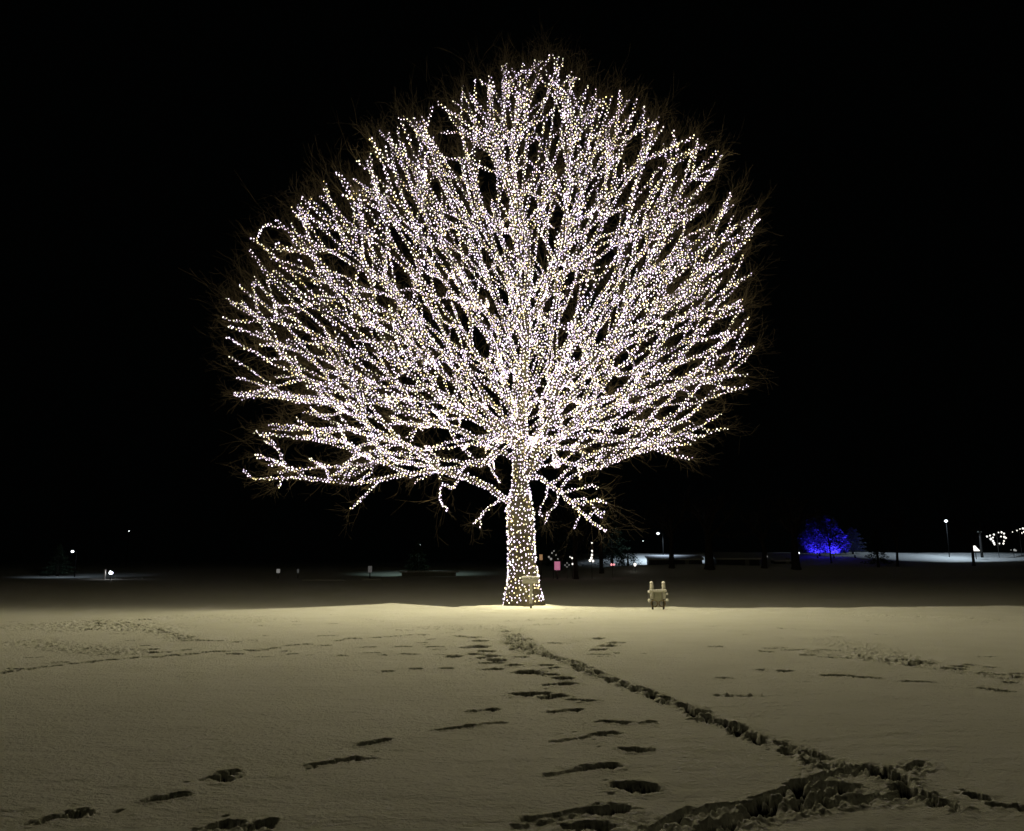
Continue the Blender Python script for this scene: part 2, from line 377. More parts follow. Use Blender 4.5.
# seed skeleton: trunk and leader, then the limbs that read clearly in the photograph
nodes = []; parent = []; plen = []; lock = []
def add_node(p, par):
    nodes.append(np.array(p, float)); parent.append(par)
    plen.append(0 if par < 0 else plen[par] + np.linalg.norm(nodes[-1] - nodes[par])); return len(nodes) - 1
cur = -1; trunk_ids = []
for px, py in [(524,606),(523,585),(522,560),(521,535),(520,510),(520,485),(520,462),(521,440),(522,418),(522,396),(524,374),(525,350),(526,326),(527,300),(528,274),(527,248),(526,222)]:
    p = at(px, py, TY); cur = add_node(p, cur); trunk_ids.append(cur)
nodes[0][2] = gz(TX, TY) - .15
def limb(start_px, pts, Yend, Ystart=TY):
    # start at the trunk node nearest in height, walk through photo points with depth easing to Yend
    z0 = at(*start_px, TY)[2]
    s = min(trunk_ids, key=lambda i: abs(nodes[i][2] - z0)); c = s; ids = []
    for k, q in enumerate(pts):
        Y = Ystart + (Yend - Ystart) * (k + 1) / len(pts); c = add_node(at(q[0], q[1], Y), c); ids.append(c)
    return ids
def off(i, pts, dY=0):
    c = i
    for k, q in enumerate(pts):
        c = add_node(at(q[0], q[1], nodes[i][1] + dY * (k + 1) / len(pts)), c)
l1 = limb((520,512), [(500,496),(482,484),(463,476),(440,470),(412,474),(384,478),(356,484),(332,481),(308,478),(284,478),(262,479),(253,478),(242,469)], TY - 2)
off(l1[5], [(375,486),(363,497),(350,510)]); off(l1[8], [(300,472),(285,465),(268,464)]); off(l1[9], [(278,488)])
off(l1[3], [(431,462),(403,444),(385,449),(367,453),(350,460)], -1)
off(l1[6], [(372,470),(367,455)])
off(l1[2], [(452,488),(442,484),(440,500),(448,510)], -1.5)
l2 = limb((520,512), [(505,500),(496,502),(488,508),(481,516),(473,525)], TY - 2)
off(l2[3], [(481,530)])
l3 = limb((520,490), [(536,477),(548,484),(558,491),(571,503),(580,511),(589,519),(598,526),(606,531)], TY - 2.6)
off(l3[2], [(566,480),(577,474),(590,469),(602,467)], -.5); off(l3[2], [(557,502),(549,512),(545,524)], -.5); off(l3[3], [(585,503),(598,500),(608,503)], -.6)
off(l3[4], [(577,522),(573,528)], 0)
off(l3[2], [(566,492),(578,489),(590,486),(600,488)], -.3); off(l3[1], [(560,478),(570,468),(583,460),(596,452)], .6)
off(l3[3], [(582,498),(594,508),(606,514)], .4); off(l3[5], [(592,512),(603,518)], .3); off(l3[1], [(545,498),(540,508),(541,516)], -.4)
l4 = limb((521,455), [(540,440),(560,437),(582,436),(602,434),(622,437),(643,443),(660,451),(675,456),(692,459)], TY - 1)
off(l4[3], [(602,450),(598,463)], -.4); off(l4[4], [(640,428),(662,424),(684,420),(705,430),(728,428)], -1)
l5 = limb((522,440), [(545,415),(575,400),(606,398),(640,392),(670,385),(700,380),(730,372),(752,352)], TY + 1)
l6 = limb((521,470), [(495,450),(465,432),(430,420),(395,408),(360,402),(325,405),(290,400),(260,392),(232,393)], TY - .5)
l7 = limb((522,420), [(500,395),(470,370),(440,350),(405,330),(370,315),(330,300),(290,315),(250,322),(222,318)], TY + .8)
l8 = limb((522,440), [(496,410),(468,385),(440,352),(415,318),(385,285),(350,262),(310,240),(268,225)], TY - 1.5)
l9 = limb((523,400), [(508,360),(490,320),(468,280),(440,240),(418,200),(402,160),(398,125)], TY - 1)
l10 = limb((525,360), [(515,320),(508,280),(502,235),(498,190),(494,140),(492,90)], TY + .6)
l11 = limb((524,380), [(540,340),(556,300),(572,260),(590,220),(606,180),(616,135),(622,95)], TY - .8)
l12 = limb((522,410), [(545,370),(575,335),(606,300),(635,262),(662,220),(690,180),(718,150)], TY - 1.2)
l13 = limb((522,425), [(550,390),(585,362),(625,335),(665,305),(700,275),(735,240),(758,208)], TY)
l14 = limb((525,340), [(530,290),(537,240),(543,190),(550,140),(556,95),(558,56)], TY - .5)
# front and back limbs (towards / away from the viewer)
for a in list(np.arange(10) * 36 + 18):
    a = math.radians(a + rng.normal(0, 8)); si = int(rng.integers(5, 12)); c = trunk_ids[si]
    el = math.radians(rng.uniform(15, 55)); p = nodes[c].copy(); d = np.array([math.cos(a) * math.cos(el) * .75, math.sin(a) * math.cos(el), math.sin(el)])
    L = rng.uniform(5.0, 7.0) * (0.75 if math.sin(a) < 0 else 1.0)
    for k in range(6):
        p = p + d * L / 6; d = d + np.array([0, 0, .06]) + rng.normal(0, .06, 3); d /= np.linalg.norm(d); c = add_node(p, c)

for a in (200, 235, 262, 290, 320, 350, 20, 60, 110, 150):
    a = math.radians(a + rng.normal(0, 8)); c = trunk_ids[int(rng.integers(5, 8))]
    el = math.radians(rng.uniform(28, 58)); p = nodes[c].copy(); d = np.array([math.cos(a) * math.cos(el), math.sin(a) * math.cos(el) * .8, math.sin(el)])
    L = rng.uniform(4.0, 6.0)
    for k in range(6):
        p = p + d * L / 6; d = d + rng.normal(0, .07, 3); d /= np.linalg.norm(d); c = add_node(p, c)

# crown volume, kept inside the crown's outline as the photographer sees it
def proj(p):
    cp, sp_ = math.cos(PITCH), math.sin(PITCH); y, z = p[1], p[2] - CAMH
    dpt = y * cp + z * sp_; return CX + F * p[0] / dpt, CY - F * (z * cp - y * sp_) / dpt
OUTL = np.array([(500,530),(440,505),(350,505),(300,485),(242,478),(262,440),(235,395),(222,320),(230,265),(262,222),(325,180),(360,150),(398,118),(440,100),(490,70),(530,58),(562,54),(590,84),(622,92),(680,122),(718,152),(735,185),(757,207),(758,240),(745,290),(752,350),(742,400),(720,440),(690,462),(640,450),(600,470),(606,532),(560,520)], float)
def inside(x, y):
    x0, y0 = OUTL[:, 0], OUTL[:, 1]; x1, y1 = np.roll(x0, -1), np.roll(y0, -1)
    return (((y0 > y) != (y1 > y)) & (x < (x1 - x0) * (y - y0) / (y1 - y0 + 1e-9) + x0)).sum() % 2 == 1
pts = []
n_try = 0
NA = 2200
zlo = 3.6
while len(pts) < NA and n_try < 400000:
    n_try += 1
    z = rng.uniform(zlo, Zt); a = rng.uniform(0, 2 * math.pi); ca = math.cos(a)
    wl, wr = crown_edge(-1, z), crown_edge(1, z)
    Rm = (wl + wr) / 2
    Re = (wr if ca > 0 else wl) * ca * ca + Rm * .94 * (1 - ca * ca)
    if rng.random() > Re / 9.3: continue
    # underside of the crown is open towards the trunk
    f = rng.random() ** 0.42
    if z < 5.2 and abs(ca) < .6 : Re *= .8
    rr = f * Re
    p = np.array([TX + rr * ca, TY + rr * math.sin(a), z])
    q_ = proj(p)
    if not inside(q_[0], q_[1]): continue
    zmin = np.interp(rr, [0, 3, 5, 9], [5.4, 4.6, 4.4, 4.5])
    if z < zmin: continue
    pts.append(p)
pts = np.array(pts)
seeds = np.array(nodes)
keep = np.min(np.linalg.norm(pts[:, None] - seeds[None], axis=2), axis=1) > .3
pts = pts[keep]
BF = .50
best = np.full(len(pts), 1e9); bpar = np.zeros(len(pts), int); alive = np.ones(len(pts), bool)
ctr = np.array([TX, TY, 5.4])
for k_, i_ in enumerate(trunk_ids): plen[i_] *= .85
def update(i):
    d = pts - nodes[i]; D = np.linalg.norm(d, axis=1)
    # growing back towards the trunk foot costs extra
    out = nodes[i] - ctr; out = out / (np.linalg.norm(out) + 1e-6)
    back = 1 - (d @ out) / (D + 1e-6)
    th = .25 if i in trunk_set else 0
    cost = D * (1 + .42 * back) + BF * plen[i] + th
    m = cost < best; best[m] = cost[m]; bpar[m] = i
trunk_set = set(trunk_ids)
for i in range(len(nodes)): update(i)
for _ in range(len(pts)):
    k = int(np.argmin(np.where(alive, best, 1e9)))
    i = add_node(pts[k], int(bpar[k])); alive[k] = False; update(i)
N = len(nodes); P0 = np.array(nodes); par = np.array(parent)
child = [[] for _ in range(N)]
for i in range(N):
    if par[i] >= 0: child[par[i]].append(i)
# relax: pull each free node towards the line parent - children
nseed = len(seeds)
for it in range(3):
    Q0 = P0.copy()
    for i in range(nseed, N):
        if child[i]:
            m = np.mean([P0[c] for c in child[i]], axis=0)
            Q0[i] = P0[i] * .45 + (P0[par[i]] * .5 + m * .5) * .55
    P0 = Q0
# leading tips shoot out past their neighbours, straight and uneven
cc0 = np.array([TX, TY, 7.0])
for i in range(nseed, N):
    if not child[i]:
        o_ = P0[i] - cc0; Ro = np.linalg.norm(o_); o_ /= Ro
        a_ = P0[i] - P0[par[i]]; a_ /= np.linalg.norm(a_) + 1e-6
        if Ro > 5.5:
            n_ = P0[i] + (o_ * .6 + a_ * .35 + np.array([0, 0, .2])) * max(0, rng.normal(.2, .5))
            q_ = proj(n_)
            if inside(522 + (q_[0] - 522) * .985, 330 + (q_[1] - 330) * .985): P0[i] = n_
rad_n = np.zeros(N)
order = sorted(range(N), key=lambda i: -i)
for i in order:                     # children always have larger index
    rad_n[i] = (sum(rad_n[c] ** 2.25 for c in child[i]) + (0.0125 ** 2.25 if not child[i] else 0.0035 ** 2.25)) ** (1 / 2.25)
tscale = .41 / rad_n[trunk_ids[3]]
print("tree nodes", N, "trunk r", rad_n[trunk_ids[3]])
for k, i in enumerate(trunk_ids[:5]):
    rad_n[i] = [.66, .50, .45, .43, .42][k]
for i in trunk_ids[2:]: rad_n[i] = min(rad_n[i], .42)
rad_n[trunk_ids[0]] = .68; rad_n[trunk_ids[1]] = .50
for i in range(nseed):
    if i not in trunk_set: rad_n[i] = min(rad_n[i], .21)
main_child = [-1] * N
for i in range(N):
    if child[i]: main_child[i] = max(child[i], key=lambda c: rad_n[c])
    if i in trunk_set:
        for c in child[i]:
            if c in trunk_set: main_child[i] = c
# tangents
T = np.zeros((N, 3))
for i in range(N):
    a = P0[par[i]] if par[i] >= 0 else P0[i]; b_ = P0[main_child[i]] if main_child[i] >= 0 else P0[i]
    T[i] = (b_ - a) / (np.linalg.norm(b_ - a) + 1e-9)
# chains from the trunk outwards
def chain_curve(i, c):              # hermite from node i to c
    a, b_ = P0[i], P0[c]; L = np.linalg.norm(b_ - a)
    n = max(2, int(L / .16) + 1)
    u = np.linspace(0, 1, n + 1)[:, None]
    ta = (T[i] if main_child[i] == c else ((b_ - a) / (L + 1e-9) * .65 + T[i] * .35)) * L; tb = T[c] * L * .8; ta = ta * .85
    C = (2*u**3-3*u**2+1)*a + (u**3-2*u**2+u)*ta + (-2*u**3+3*u**2)*b_ + (u**3-u**2)*tb
    w = rng.normal(0, .015, (n + 1, 3)) * min(1.0, .6 + L); w[0] = 0; w[-1] = 0
    if c in trunk_set: w *= 0
    return C + w
chains = []                         # (points, radii, owner limb)
owner = np.full(N, -1)
def walk(start_parent, c, own):
    stack = [(start_parent, c)]
    while stack:
        p, q = stack.pop()
        C = [P0[p][None]]; Rr = [min(rad_n[p], rad_n[q] * 1.15)]
        a = p; b_ = q
        while True:
            owner[b_] = own
            cc = chain_curve(a, b_); C.append(cc[1:]); r0 = Rr[-1]; Rr += list(np.linspace(r0, rad_n[b_], len(cc))[1:])
            for o in child[b_]:
                if o != main_child[b_]: stack.append((b_, o))
            if main_child[b_] < 0: break
            a, b_ = b_, main_child[b_]
        chains.append((np.vstack(C), np.array(Rr), own))
limb_roots = []
C = [P0[trunk_ids[0]][None]]; Rr = [rad_n[trunk_ids[0]]]
for a, b_ in zip(trunk_ids[:-1], trunk_ids[1:]):
    cc = chain_curve(a, b_); C.append(cc[1:]); Rr += list(np.linspace(rad_n[a], rad_n[b_], len(cc))[1:])
trunkP, trunkR = np.vstack(C), np.array(Rr)
for t_ in trunk_ids:
    for c in child[t_]:
        if c not in trunk_set: limb_roots.append((t_, c))
big = [(t_, c) for t_, c in limb_roots if rad_n[c] > .045 or c in (l1[0], l3[0], l2[0])]
for k, (t_, c) in enumerate(big): walk(t_, c, k)
small = [(t_, c) for t_, c in limb_roots if not (rad_n[c] > .045 or c in (l1[0], l3[0], l2[0]))]
for t_, c in small: walk(t_, c, -1)
print("limbs", len(big), "chains", len(chains))

base = (TX, TY, 0.0)
tree = thing("bare_tree", "huge bare broad-crowned tree wrapped in white lights on the snow", "tree", base)
crust = mat("snow_crusted_wood", (.50, .49, .45), .8, noise=(14, .12), bump=(.4, .01))
tb = MB()
# trunk with root flare and slight fluting
sides = 28; a = np.arange(sides) * 2 * math.pi / sides
zz = trunkP[:, 2]
fl = np.exp(-np.clip(zz, 0, 9) / .55)[:, None]
rr = trunkR[:, None] * (1 + (.12 * fl + .03) * np.cos(5 * a + 1.0)[None] + .05 * fl * np.cos(9 * a)[None] + .015 * np.sin(11 * a + 3 * zz[:, None]))
V = np.stack([trunkP[:, 0][:, None] + rr * np.cos(a), trunkP[:, 1][:, None] + rr * np.sin(a), np.broadcast_to(zz[:, None], rr.shape)], -1)
i = np.arange(len(zz) - 1)[:, None] * sides; j = np.arange(sides)[None]; k = (j + 1) % sides
tb.add(V.reshape(-1, 3), np.stack(np.broadcast_arrays(i + j, i + k, i + sides + k, i + sides + j), -1).reshape(-1, 4))
for Cc, Rc, own in chains:
    if own == -1: tb.tube(Cc, Rc, 6)
tb.build("trunk", bark, tree, origin=None).location = (-TX, -TY, 0)
for kk in range(len(big)):
    m_ = MB()
    for Cc, Rc, own in chains:
        if own == kk: m_.tube(Cc, Rc, 7 if Rc[0] > .06 else 5)
    m_.build("limb", bark, tree).location = (-TX, -TY, 0)

# fine unlit twigs
tw = MB()
tv = []; 
allP = np.vstack([c[0][2:] for c in chains]); allR = np.concatenate([c[1][2:] for c in chains])
allT = np.vstack([np.gradient(c[0], axis=0)[2:] for c in chains]); allT /= np.linalg.norm(allT, axis=1, keepdims=True) + 1e-9
thin = np.where(allR < .035)[0]
cen = np.array([TX, TY, 9.5]); dist = np.linalg.norm((allP[thin] - cen) / np.array([1, 1, 1.05]), axis=1)
wgt = (dist / dist.max()) ** 2.2; wgt /= wgt.sum()
NT = 15000
pick = rng.choice(thin, NT, p=wgt)
tips = np.array([P0[i] for i in range(N) if not child[i]]); tipT = np.array([T[i] for i in range(N) if not child[i]])
start = np.vstack([allP[pick], np.repeat(tips, 2, 0)]); tdir = np.vstack([allT[pick], np.repeat(tipT, 2, 0)])
M = len(start)
outd = start - np.array([TX, TY, 7.5]); outd /= np.linalg.norm(outd, axis=1, keepdims=True)
d = tdir * .5 + outd * .55 + rng.normal(0, .38, (M, 3)) + np.array([0, 0, .12]); d /= np.linalg.norm(d, axis=1, keepdims=True)
Lw = np.clip(np.exp(rng.normal(-.65, .5, M)), .2, 1.5) 
def twigs(start, d, L, r0, r1, segs):
    M = len(start); P = [start]; p = start; dd = d
    for k in range(segs):
        dd = dd + rng.normal(0, .2, dd.shape) + np.array([0, 0, .04]); dd /= np.linalg.norm(dd, axis=1, keepdims=True)
        p = p + dd * (L / segs)[:, None]; P.append(p)
    P = np.stack(P, 1)                     # M, segs+1, 3
    Td = P[:, -1] - P[:, 0]; Td /= np.linalg.norm(Td, axis=1, keepdims=True)
    Aa = np.cross(Td, np.array([.3, .2, .9])); Aa /= np.linalg.norm(Aa, axis=1, keepdims=True); Bb = np.cross(Td, Aa)
    an = np.arange(3) * 2 * math.pi / 3; rr = np.linspace(r0, r1, segs + 1)
    ring = np.cos(an)[None, None, :, None] * Aa[:, None, None] + np.sin(an)[None, None, :, None] * Bb[:, None, None]
    V = P[:, :, None] + rr[None, :, None, None] * ring
    nper = (segs + 1) * 3
    s_, j_ = np.meshgrid(np.arange(segs) * 3, np.arange(3), indexing='ij'); kx = (j_ + 1) % 3
    q = np.stack([s_ + j_, s_ + kx, s_ + 3 + kx, s_ + 3 + j_], -1).reshape(-1, 4)
    Q = (np.arange(M) * nper)[:, None, None] + q[None]
    tw.add(V.reshape(-1, 3), Q.reshape(-1, 4)); return P
P1 = twigs(start, d, Lw, .0050, .0030, 4)
for f in (1, 2, 3):
    s2 = P1[:, f]; d2 = (P1[:, f] - P1[:, f - 1]); d2 /= np.linalg.norm(d2, axis=1, keepdims=True)
    d2 = d2 + rng.normal(0, .5, d2.shape); d2 /= np.linalg.norm(d2, axis=1, keepdims=True)
    twigs(s2, d2, Lw * rng.uniform(.25, .6, M), .0034, .0024, 2)
two = tw.build("twigs", twig_m, tree, smooth=False); two.location = (-TX, -TY, 0); two["kind"] = "stuff"
two["label"] = "fine brown unlit twigs in a haze round the lit branches"

# ------------------------------------------------------------------ string lights
def bulb_mat():
    m = bpy.data.materials.new("lit_bulb"); m.use_nodes = True; nt = m.node_tree; m.cycles.emission_sampling = 'NONE'
    for n in list(nt.nodes): nt.nodes.remove(n)
    o = nt.nodes.new("ShaderNodeOutputMaterial"); e = nt.nodes.new("ShaderNodeEmission")
    at_ = nt.nodes.new("ShaderNodeAttribute"); at_.attribute_name = "tint"
    nt.links.new(at_.outputs["Color"], e.inputs[0]); e.inputs[1].default_value = BULB_E
    nt.links.new(e.outputs[0], o.inputs[0]); return m
bm_ = bulb_mat()
wire_m = mat("green_wire", (.05, .055, .04), .6)
TINTS = np.array([[1.0, .92, .66], [1.0, .80, .38], [1.0, .80, .96], [.90, .74, 1.06]]); TP = [.24, .13, .40, .23]
OV = np.array([[1,0,0],[-1,0,0],[0,1,0],[0,-1,0],[0,0,1.25],[0,0,-1.25]], float)
OF = np.array([[0,2,4],[2,1,4],[1,3,4],[3,0,4],[2,0,5],[1,2,5],[3,1,5],[0,3,5]])
def bulbs_along(C, R, pitch, step):
    sg = np.r_[0, np.cumsum(np.linalg.norm(np.diff(C, axis=0), axis=1))]; L = sg[-1]
    if L < .1: return np.zeros((0, 3)), np.zeros((0, 3))
    out = []; wire = []; s = rng.uniform(0, .06); ph = rng.uniform(0, 6.28); hand = 1 if rng.random() < .5 else -1
    Tn = np.gradient(C, axis=0); Tn /= np.linalg.norm(Tn, axis=1, keepdims=True) + 1e-9
    ds_b = 0
    while s < L:
        c = np.array([np.interp(s, sg, C[:, q]) for q in range(3)]); r = np.interp(s, sg, R)
        t_ = np.array([np.interp(s, sg, Tn[:, q]) for q in range(3)]); t_ /= np.linalg.norm(t_) + 1e-9
        rf = np.array([.3, .2, .93]) if abs(t_[2]) < .9 else np.array([1, .1, 0.])
        A_ = np.cross(t_, rf); A_ /= np.linalg.norm(A_); B_ = np.cross(t_, A_)
        nn = math.cos(ph) * A_ + math.sin(ph) * B_
        wire.append(c + nn * (r + .004))
        out.append(c + nn * (r + .012 + abs(rng.normal(0, .008))) + rng.normal(0, .010 + .05 * min(r, .5), 3) * np.array([.5, .5, 1.3]))
        k_ = step / math.sqrt(1 + (2 * math.pi * (r + .01) / pitch) ** 2)
        k_ *= rng.uniform(.75, 1.25)
        s += k_; ph += hand * 2 * math.pi * k_ / pitch + rng.normal(0, .05)
    return np.array(out), np.array(wire)

def make_strings(name, label, groups_, loc, n_glow, watt, big_=1.0):
    """groups_: list of (C, R, pitch, step)"""
    root = thing(name, label, "string lights", loc, "strings of white lights wound over the big tree")
    B = []; wm = MB()
    for C_, R_, p_, s_ in groups_:
        o_, w_ = bulbs_along(C_, R_, p_, s_)
        if len(o_): B.append(o_)
        if len(w_) > 2: wm.tube(w_, .003, 3, cap=False)
    B = np.vstack(B); print(name, "bulbs", len(B))
    wo = wm.build("wire", wire_m, root); wo.location = -Vector(loc)
    d_ = np.linalg.norm(B - np.array([0, 0, CAMH]), axis=1)
    # prefer bulbs on the viewer's side, nearest first
    o_ = np.argsort(d_); first, rest = o_[:100], o_[100:]
    col = TINTS[rng.choice(4, len(B), p=TP)] * np.exp(rng.normal(0, .45, (len(B), 1)))
    rot = rng.normal(0, 1, (len(B), 3))
    def mk(ids, nm, single):
        Vv = OV[None] * BULB_R * big_ * rng.uniform(.6, 1.35, (len(ids), 1, 1))
        Vv = Vv + B[ids][:, None]
        m_ = MB(); m_.add(Vv.reshape(-1, 3), None, (np.arange(len(ids)) * 6)[:, None, None] + OF[None])
        return m_, np.repeat(col[ids], 6, 0)
    m_, cv = mk(rest, "bulbs", False)
    bo = m_.build("bulbs", bm_, root, smooth=False); bo.location = -Vector(loc); bo["kind"] = "stuff"
    ca_ = bo.data.color_attributes.new("tint", 'FLOAT_COLOR', 'POINT'); ca_.data.foreach_set("color", np.c_[cv, np.ones(len(cv))].astype(np.float32).ravel())
    protos = []
    for tcol in TINTS:
        m_ = MB(); m_.add(OV * BULB_R * big_, None, OF)
        po = m_.build("bulb", bm_, root, smooth=False); sc.collection.objects.unlink(po)
        c_ = po.data.color_attributes.new("tint", 'FLOAT_COLOR', 'POINT'); c_.data.foreach_set("color", np.tile([*tcol, 1], 6).astype(np.float32))
        protos.append(po)
    for n_, q in enumerate(first):
        ti = int(np.argmin(np.abs(TINTS / TINTS.max(1, keepdims=True) - col[q] / col[q].max()).sum(1)))
        c_ = protos[ti].copy(); c_.name = "bulb"; sc.collection.objects.link(c_); c_.parent = root
        c_.location = tuple(B[q] - np.array(loc))
    for po in protos: bpy.data.objects.remove(po)
    # the light these bulbs cast, carried by soft lamps sitting among them
    for q in rng.choice(len(B), n_glow, replace=False):
        o2 = B[q] - np.array([TX, TY, B[q][2]]); o2 = o2 / (np.linalg.norm(o2) + 1e-6)
        lamp("glow", 'POINT', B[q] + o2 * .35 - np.array(loc), watt, STRING_COL, root, .18)
    return root

def is_sub(c, roots):     # does node c descend from any root
    while c >= 0:
        if c in roots: return True
        c = par[c]
    return False
def pitch_for(R): return .13 if R.mean() < .05 else (.16 if R.mean() < .15 else .19)
low_l = l1[0]; low_r = l3[0]
own_l = [k for k, (t_, c) in enumerate(big) if c == low_l]; own_r = [k for k, (t_, c) in enumerate(big) if c == low_r]
g_tr, g_cr, g_l, g_r = [], [], [], []
i_spl = int(np.searchsorted(trunkP[:, 2], 3.6))
g_tr.append((trunkP[1:i_spl + 3], trunkR[1:i_spl + 3] * 1.05, .13, .115))
g_cr.append((trunkP[i_spl:], trunkR[i_spl:] * 1.03, .13, .11))
for Cc, Rc, own in chains:
    # strings stop a little short of the tips
    e_ = len(Cc)
    g = (Cc[:e_], Rc[:e_], pitch_for(Rc), .10)
    if own in own_l + own_r: g = (Cc, Rc, .11, .085)
    (g_l if own in own_l else g_r if own in own_r else g_cr).append(g)
make_strings("string_lights", "dense white lights wound in rows round the thick lower trunk", g_tr, (TX, TY - .6, .1), 44, STRING_W * .22, 1.12)
make_strings("string_lights", "white lights covering the whole rounded crown above the trunk", g_cr, tuple(P0[trunk_ids[5]]), 330, STRING_W)
make_strings("string_lights", "white lights along the long low limb reaching left", g_l, tuple(P0[l1[0]]), 40, STRING_W)
make_strings("string_lights", "white lights on the short drooping lower right limb", g_r, tuple(P0[l3[0]]), 14, STRING_W)

# ------------------------------------------------------------------ things near the tree
wood = mat("weathered_wood", (.42, .38, .30), .8, noise=(14, .35), bump=(.4, .01))
snowcap = mat("snow_cap", (.78, .78, .79), .8, noise=(12, .06), bump=(.5, .02))
greym = mat("grey_panel", (.24, .24, .20), .7, noise=(6, .2))
darkm = mat("dark_metal", (.06, .055, .05), .5)
def near_ground(x, y): return gz(x, y)
# T-shaped post in front of the trunk
sx, sy = atz(530.5, 608.0); sy = 25.9; sx = (530.5 - 512) / F * sy / 1.0
g0 = near_ground(sx, sy)
sp = thing("sign_post", "short wooden T shaped sign post capped with snow before the trunk", "sign", (sx, sy, g0))
m_ = MB(); m_.tube([(0, 0, -.1), (0, 0, .16)], .035, 8); m_.build("post_foot", darkm, sp)
m_ = MB(); m_.box((0, 0, .46), (.095, .08, .62)); m_.build("post", crust, sp, smooth=False)
m_ = MB(); m_.box((-.02, -.045, .84), (.52, .035, .15)); m_.box((-.02, .0, .84), (.10, .05, .17)); m_.build("board", crust, sp, smooth=False)
m_ = MB()
for q in np.linspace(-.25, .22, 7): m_.ball((q, -.04, .945 + rng.uniform(-.01, .02)), .055, 10, 6, (1.1, .9, .75), .07)
m_.build("snow_cap", snowcap, sp)

# post frame with hanging bin to the right
fy = 26.2; fx = (654.4 - 512) / F * fy; g0 = near_ground(fx, fy)
fr = thing("post_frame", "snow dusted wooden post frame with a grey bin slung between posts", "course furniture", (fx, fy, g0))
for s_x in (-.19, .19):
    m_ = MB(); m_.tube([(s_x, 0, .33), (s_x, 0, .80), (s_x, 0, .84)], [.062, .058, .04], 10)
    po = m_.build("post", crust, fr)
    m_ = MB(); m_.ball((s_x, 0, .845), .060, 10, 6, (1, 1, .8), .06); m_.build("snow_cap", snowcap, po)
    m_ = MB(); m_.tube([(s_x * .9, .01, -.1), (s_x, .01, .36)], .032, 8); m_.build("leg", darkm, fr)
m_ = MB(); m_.box((0, -.07, .585), (.54, .05, .06)); rl = m_.build("rail", crust, fr, smooth=False)
m_ = MB()
for q in np.linspace(-.24, .24, 8): m_.ball((q, -.07, .62), .04, 8, 5, (1.2, .8, .5), .06)
m_.build("snow_cap", snowcap, rl)
m_ = MB(); m_.box((0, .01, .42), (.23, .16, .30)); m_.build("bin", mat("pale_grey_bin", (.22, .22, .17), .7, noise=(6, .2)), fr, smooth=False)
for s_x, z_, k_ in ((-1, .56, 1.0), (-1, .29, 1.25), (1, .50, .9), (1, .30, 1.1)):
    m_ = MB(); m_.tube([(s_x * .2, -.03, z_), (s_x * .29, -.03, z_)], .022, 8); a_ = m_.build("arm", crust, fr)
    m_ = MB(); m_.ball((s_x * .285, -.04, z_), .048, 10, 7, (1, 1, k_), .06); m_.build("knob", snowcap, a_)
for s_x in (-.13, .12):
    m_ = MB(); th = np.linspace(0, 2 * math.pi, 22)
    m_.tube(np.stack([s_x + .10 * np.cos(th), np.full(22, -.06), .20 + .10 * np.sin(th)], 1), .017, 6, cap=False); m_.build("wheel", mat("brown_hoop", (.16, .12, .07), .8), fr)

# ------------------------------------------------------------------ far lamps
pole_m = mat("lamp_pole", (.006, .006, .006), .9, spec=.03)
def emis(name, col, s): return mat(name, (.8, .8, .8), .5, emit=col, strength=s, sample=False)
cool = emis("cool_lamp_glass", (.85, .93, 1.0), 30)
dimw = emis("dim_white_lens", (.9, .95, 1), 2.5)
def street_lamp(px, py, Y, label, energy, rg=.22, arm=0.0, mtl=cool, col=(.66, .82, 1), soft=.25):
    p = at(px, py, Y); g0 = gz(p[0] + arm, Y)
    t_ = thing("street_lamp", label, "street lamp", (p[0] + arm, Y, g0), "lamps shining beyond the snow field")
    H = p[2] - g0
    m_ = MB(); m_.tube([(0, 0, -.2), (0, 0, H * .5), (0, 0, H + .15)], [.09, .07, .05], 8)
    if arm: m_.tube([(0, 0, H + .15), (-arm * .5, 0, H + .3), (-arm, 0, H + .2)], [.05, .04, .035], 6)
    m_.build("pole", pole_m, t_)
    m_ = MB(); m_.tube([(-arm, 0, H + rg * .8), (-arm, 0, H + rg * 1.15)], [rg * 1.25, rg * .6], 10); m_.build("lamp_cap", pole_m, t_)
    m_ = MB(); m_.ball((-arm, 0, H), rg, 12, 8, (1, 1, .8)); m_.build("lamp_globe", mtl, t_)
    if energy: lamp("light", 'SPOT', (-arm, -2.0, H - rg), energy, col, t_, soft, spot=(152 if px > 800 else 141), target=(p[0], Y + (1.2 if px > 800 else -1.0), g0))
    return t_
street_lamp(946, 521, 163, "brightest tall lamp over the snowy bank at right", 3000, .30)
street_lamp(658, 533.5, 156, "lamp on a dim pole right of the big tree", 3600, .27, arm=.9)
street_lamp(72.5, 551.5, 130, "leftmost bright lamp low over the dark field edge", 160, .22, arm=.7)
street_lamp(419.5, 545, 140, "small lone lamp above the dim evergreen left of trunk", 420, .14, col=(.7, 1, .9))
street_lamp(643, 541, 190, "tiny faint lamp just left of the poled lamp", 0, .12, mtl=dimw)
street_lamp(129, 531, 200, "faint high lamp at far left above the white post", 0, .15, mtl=dimw)

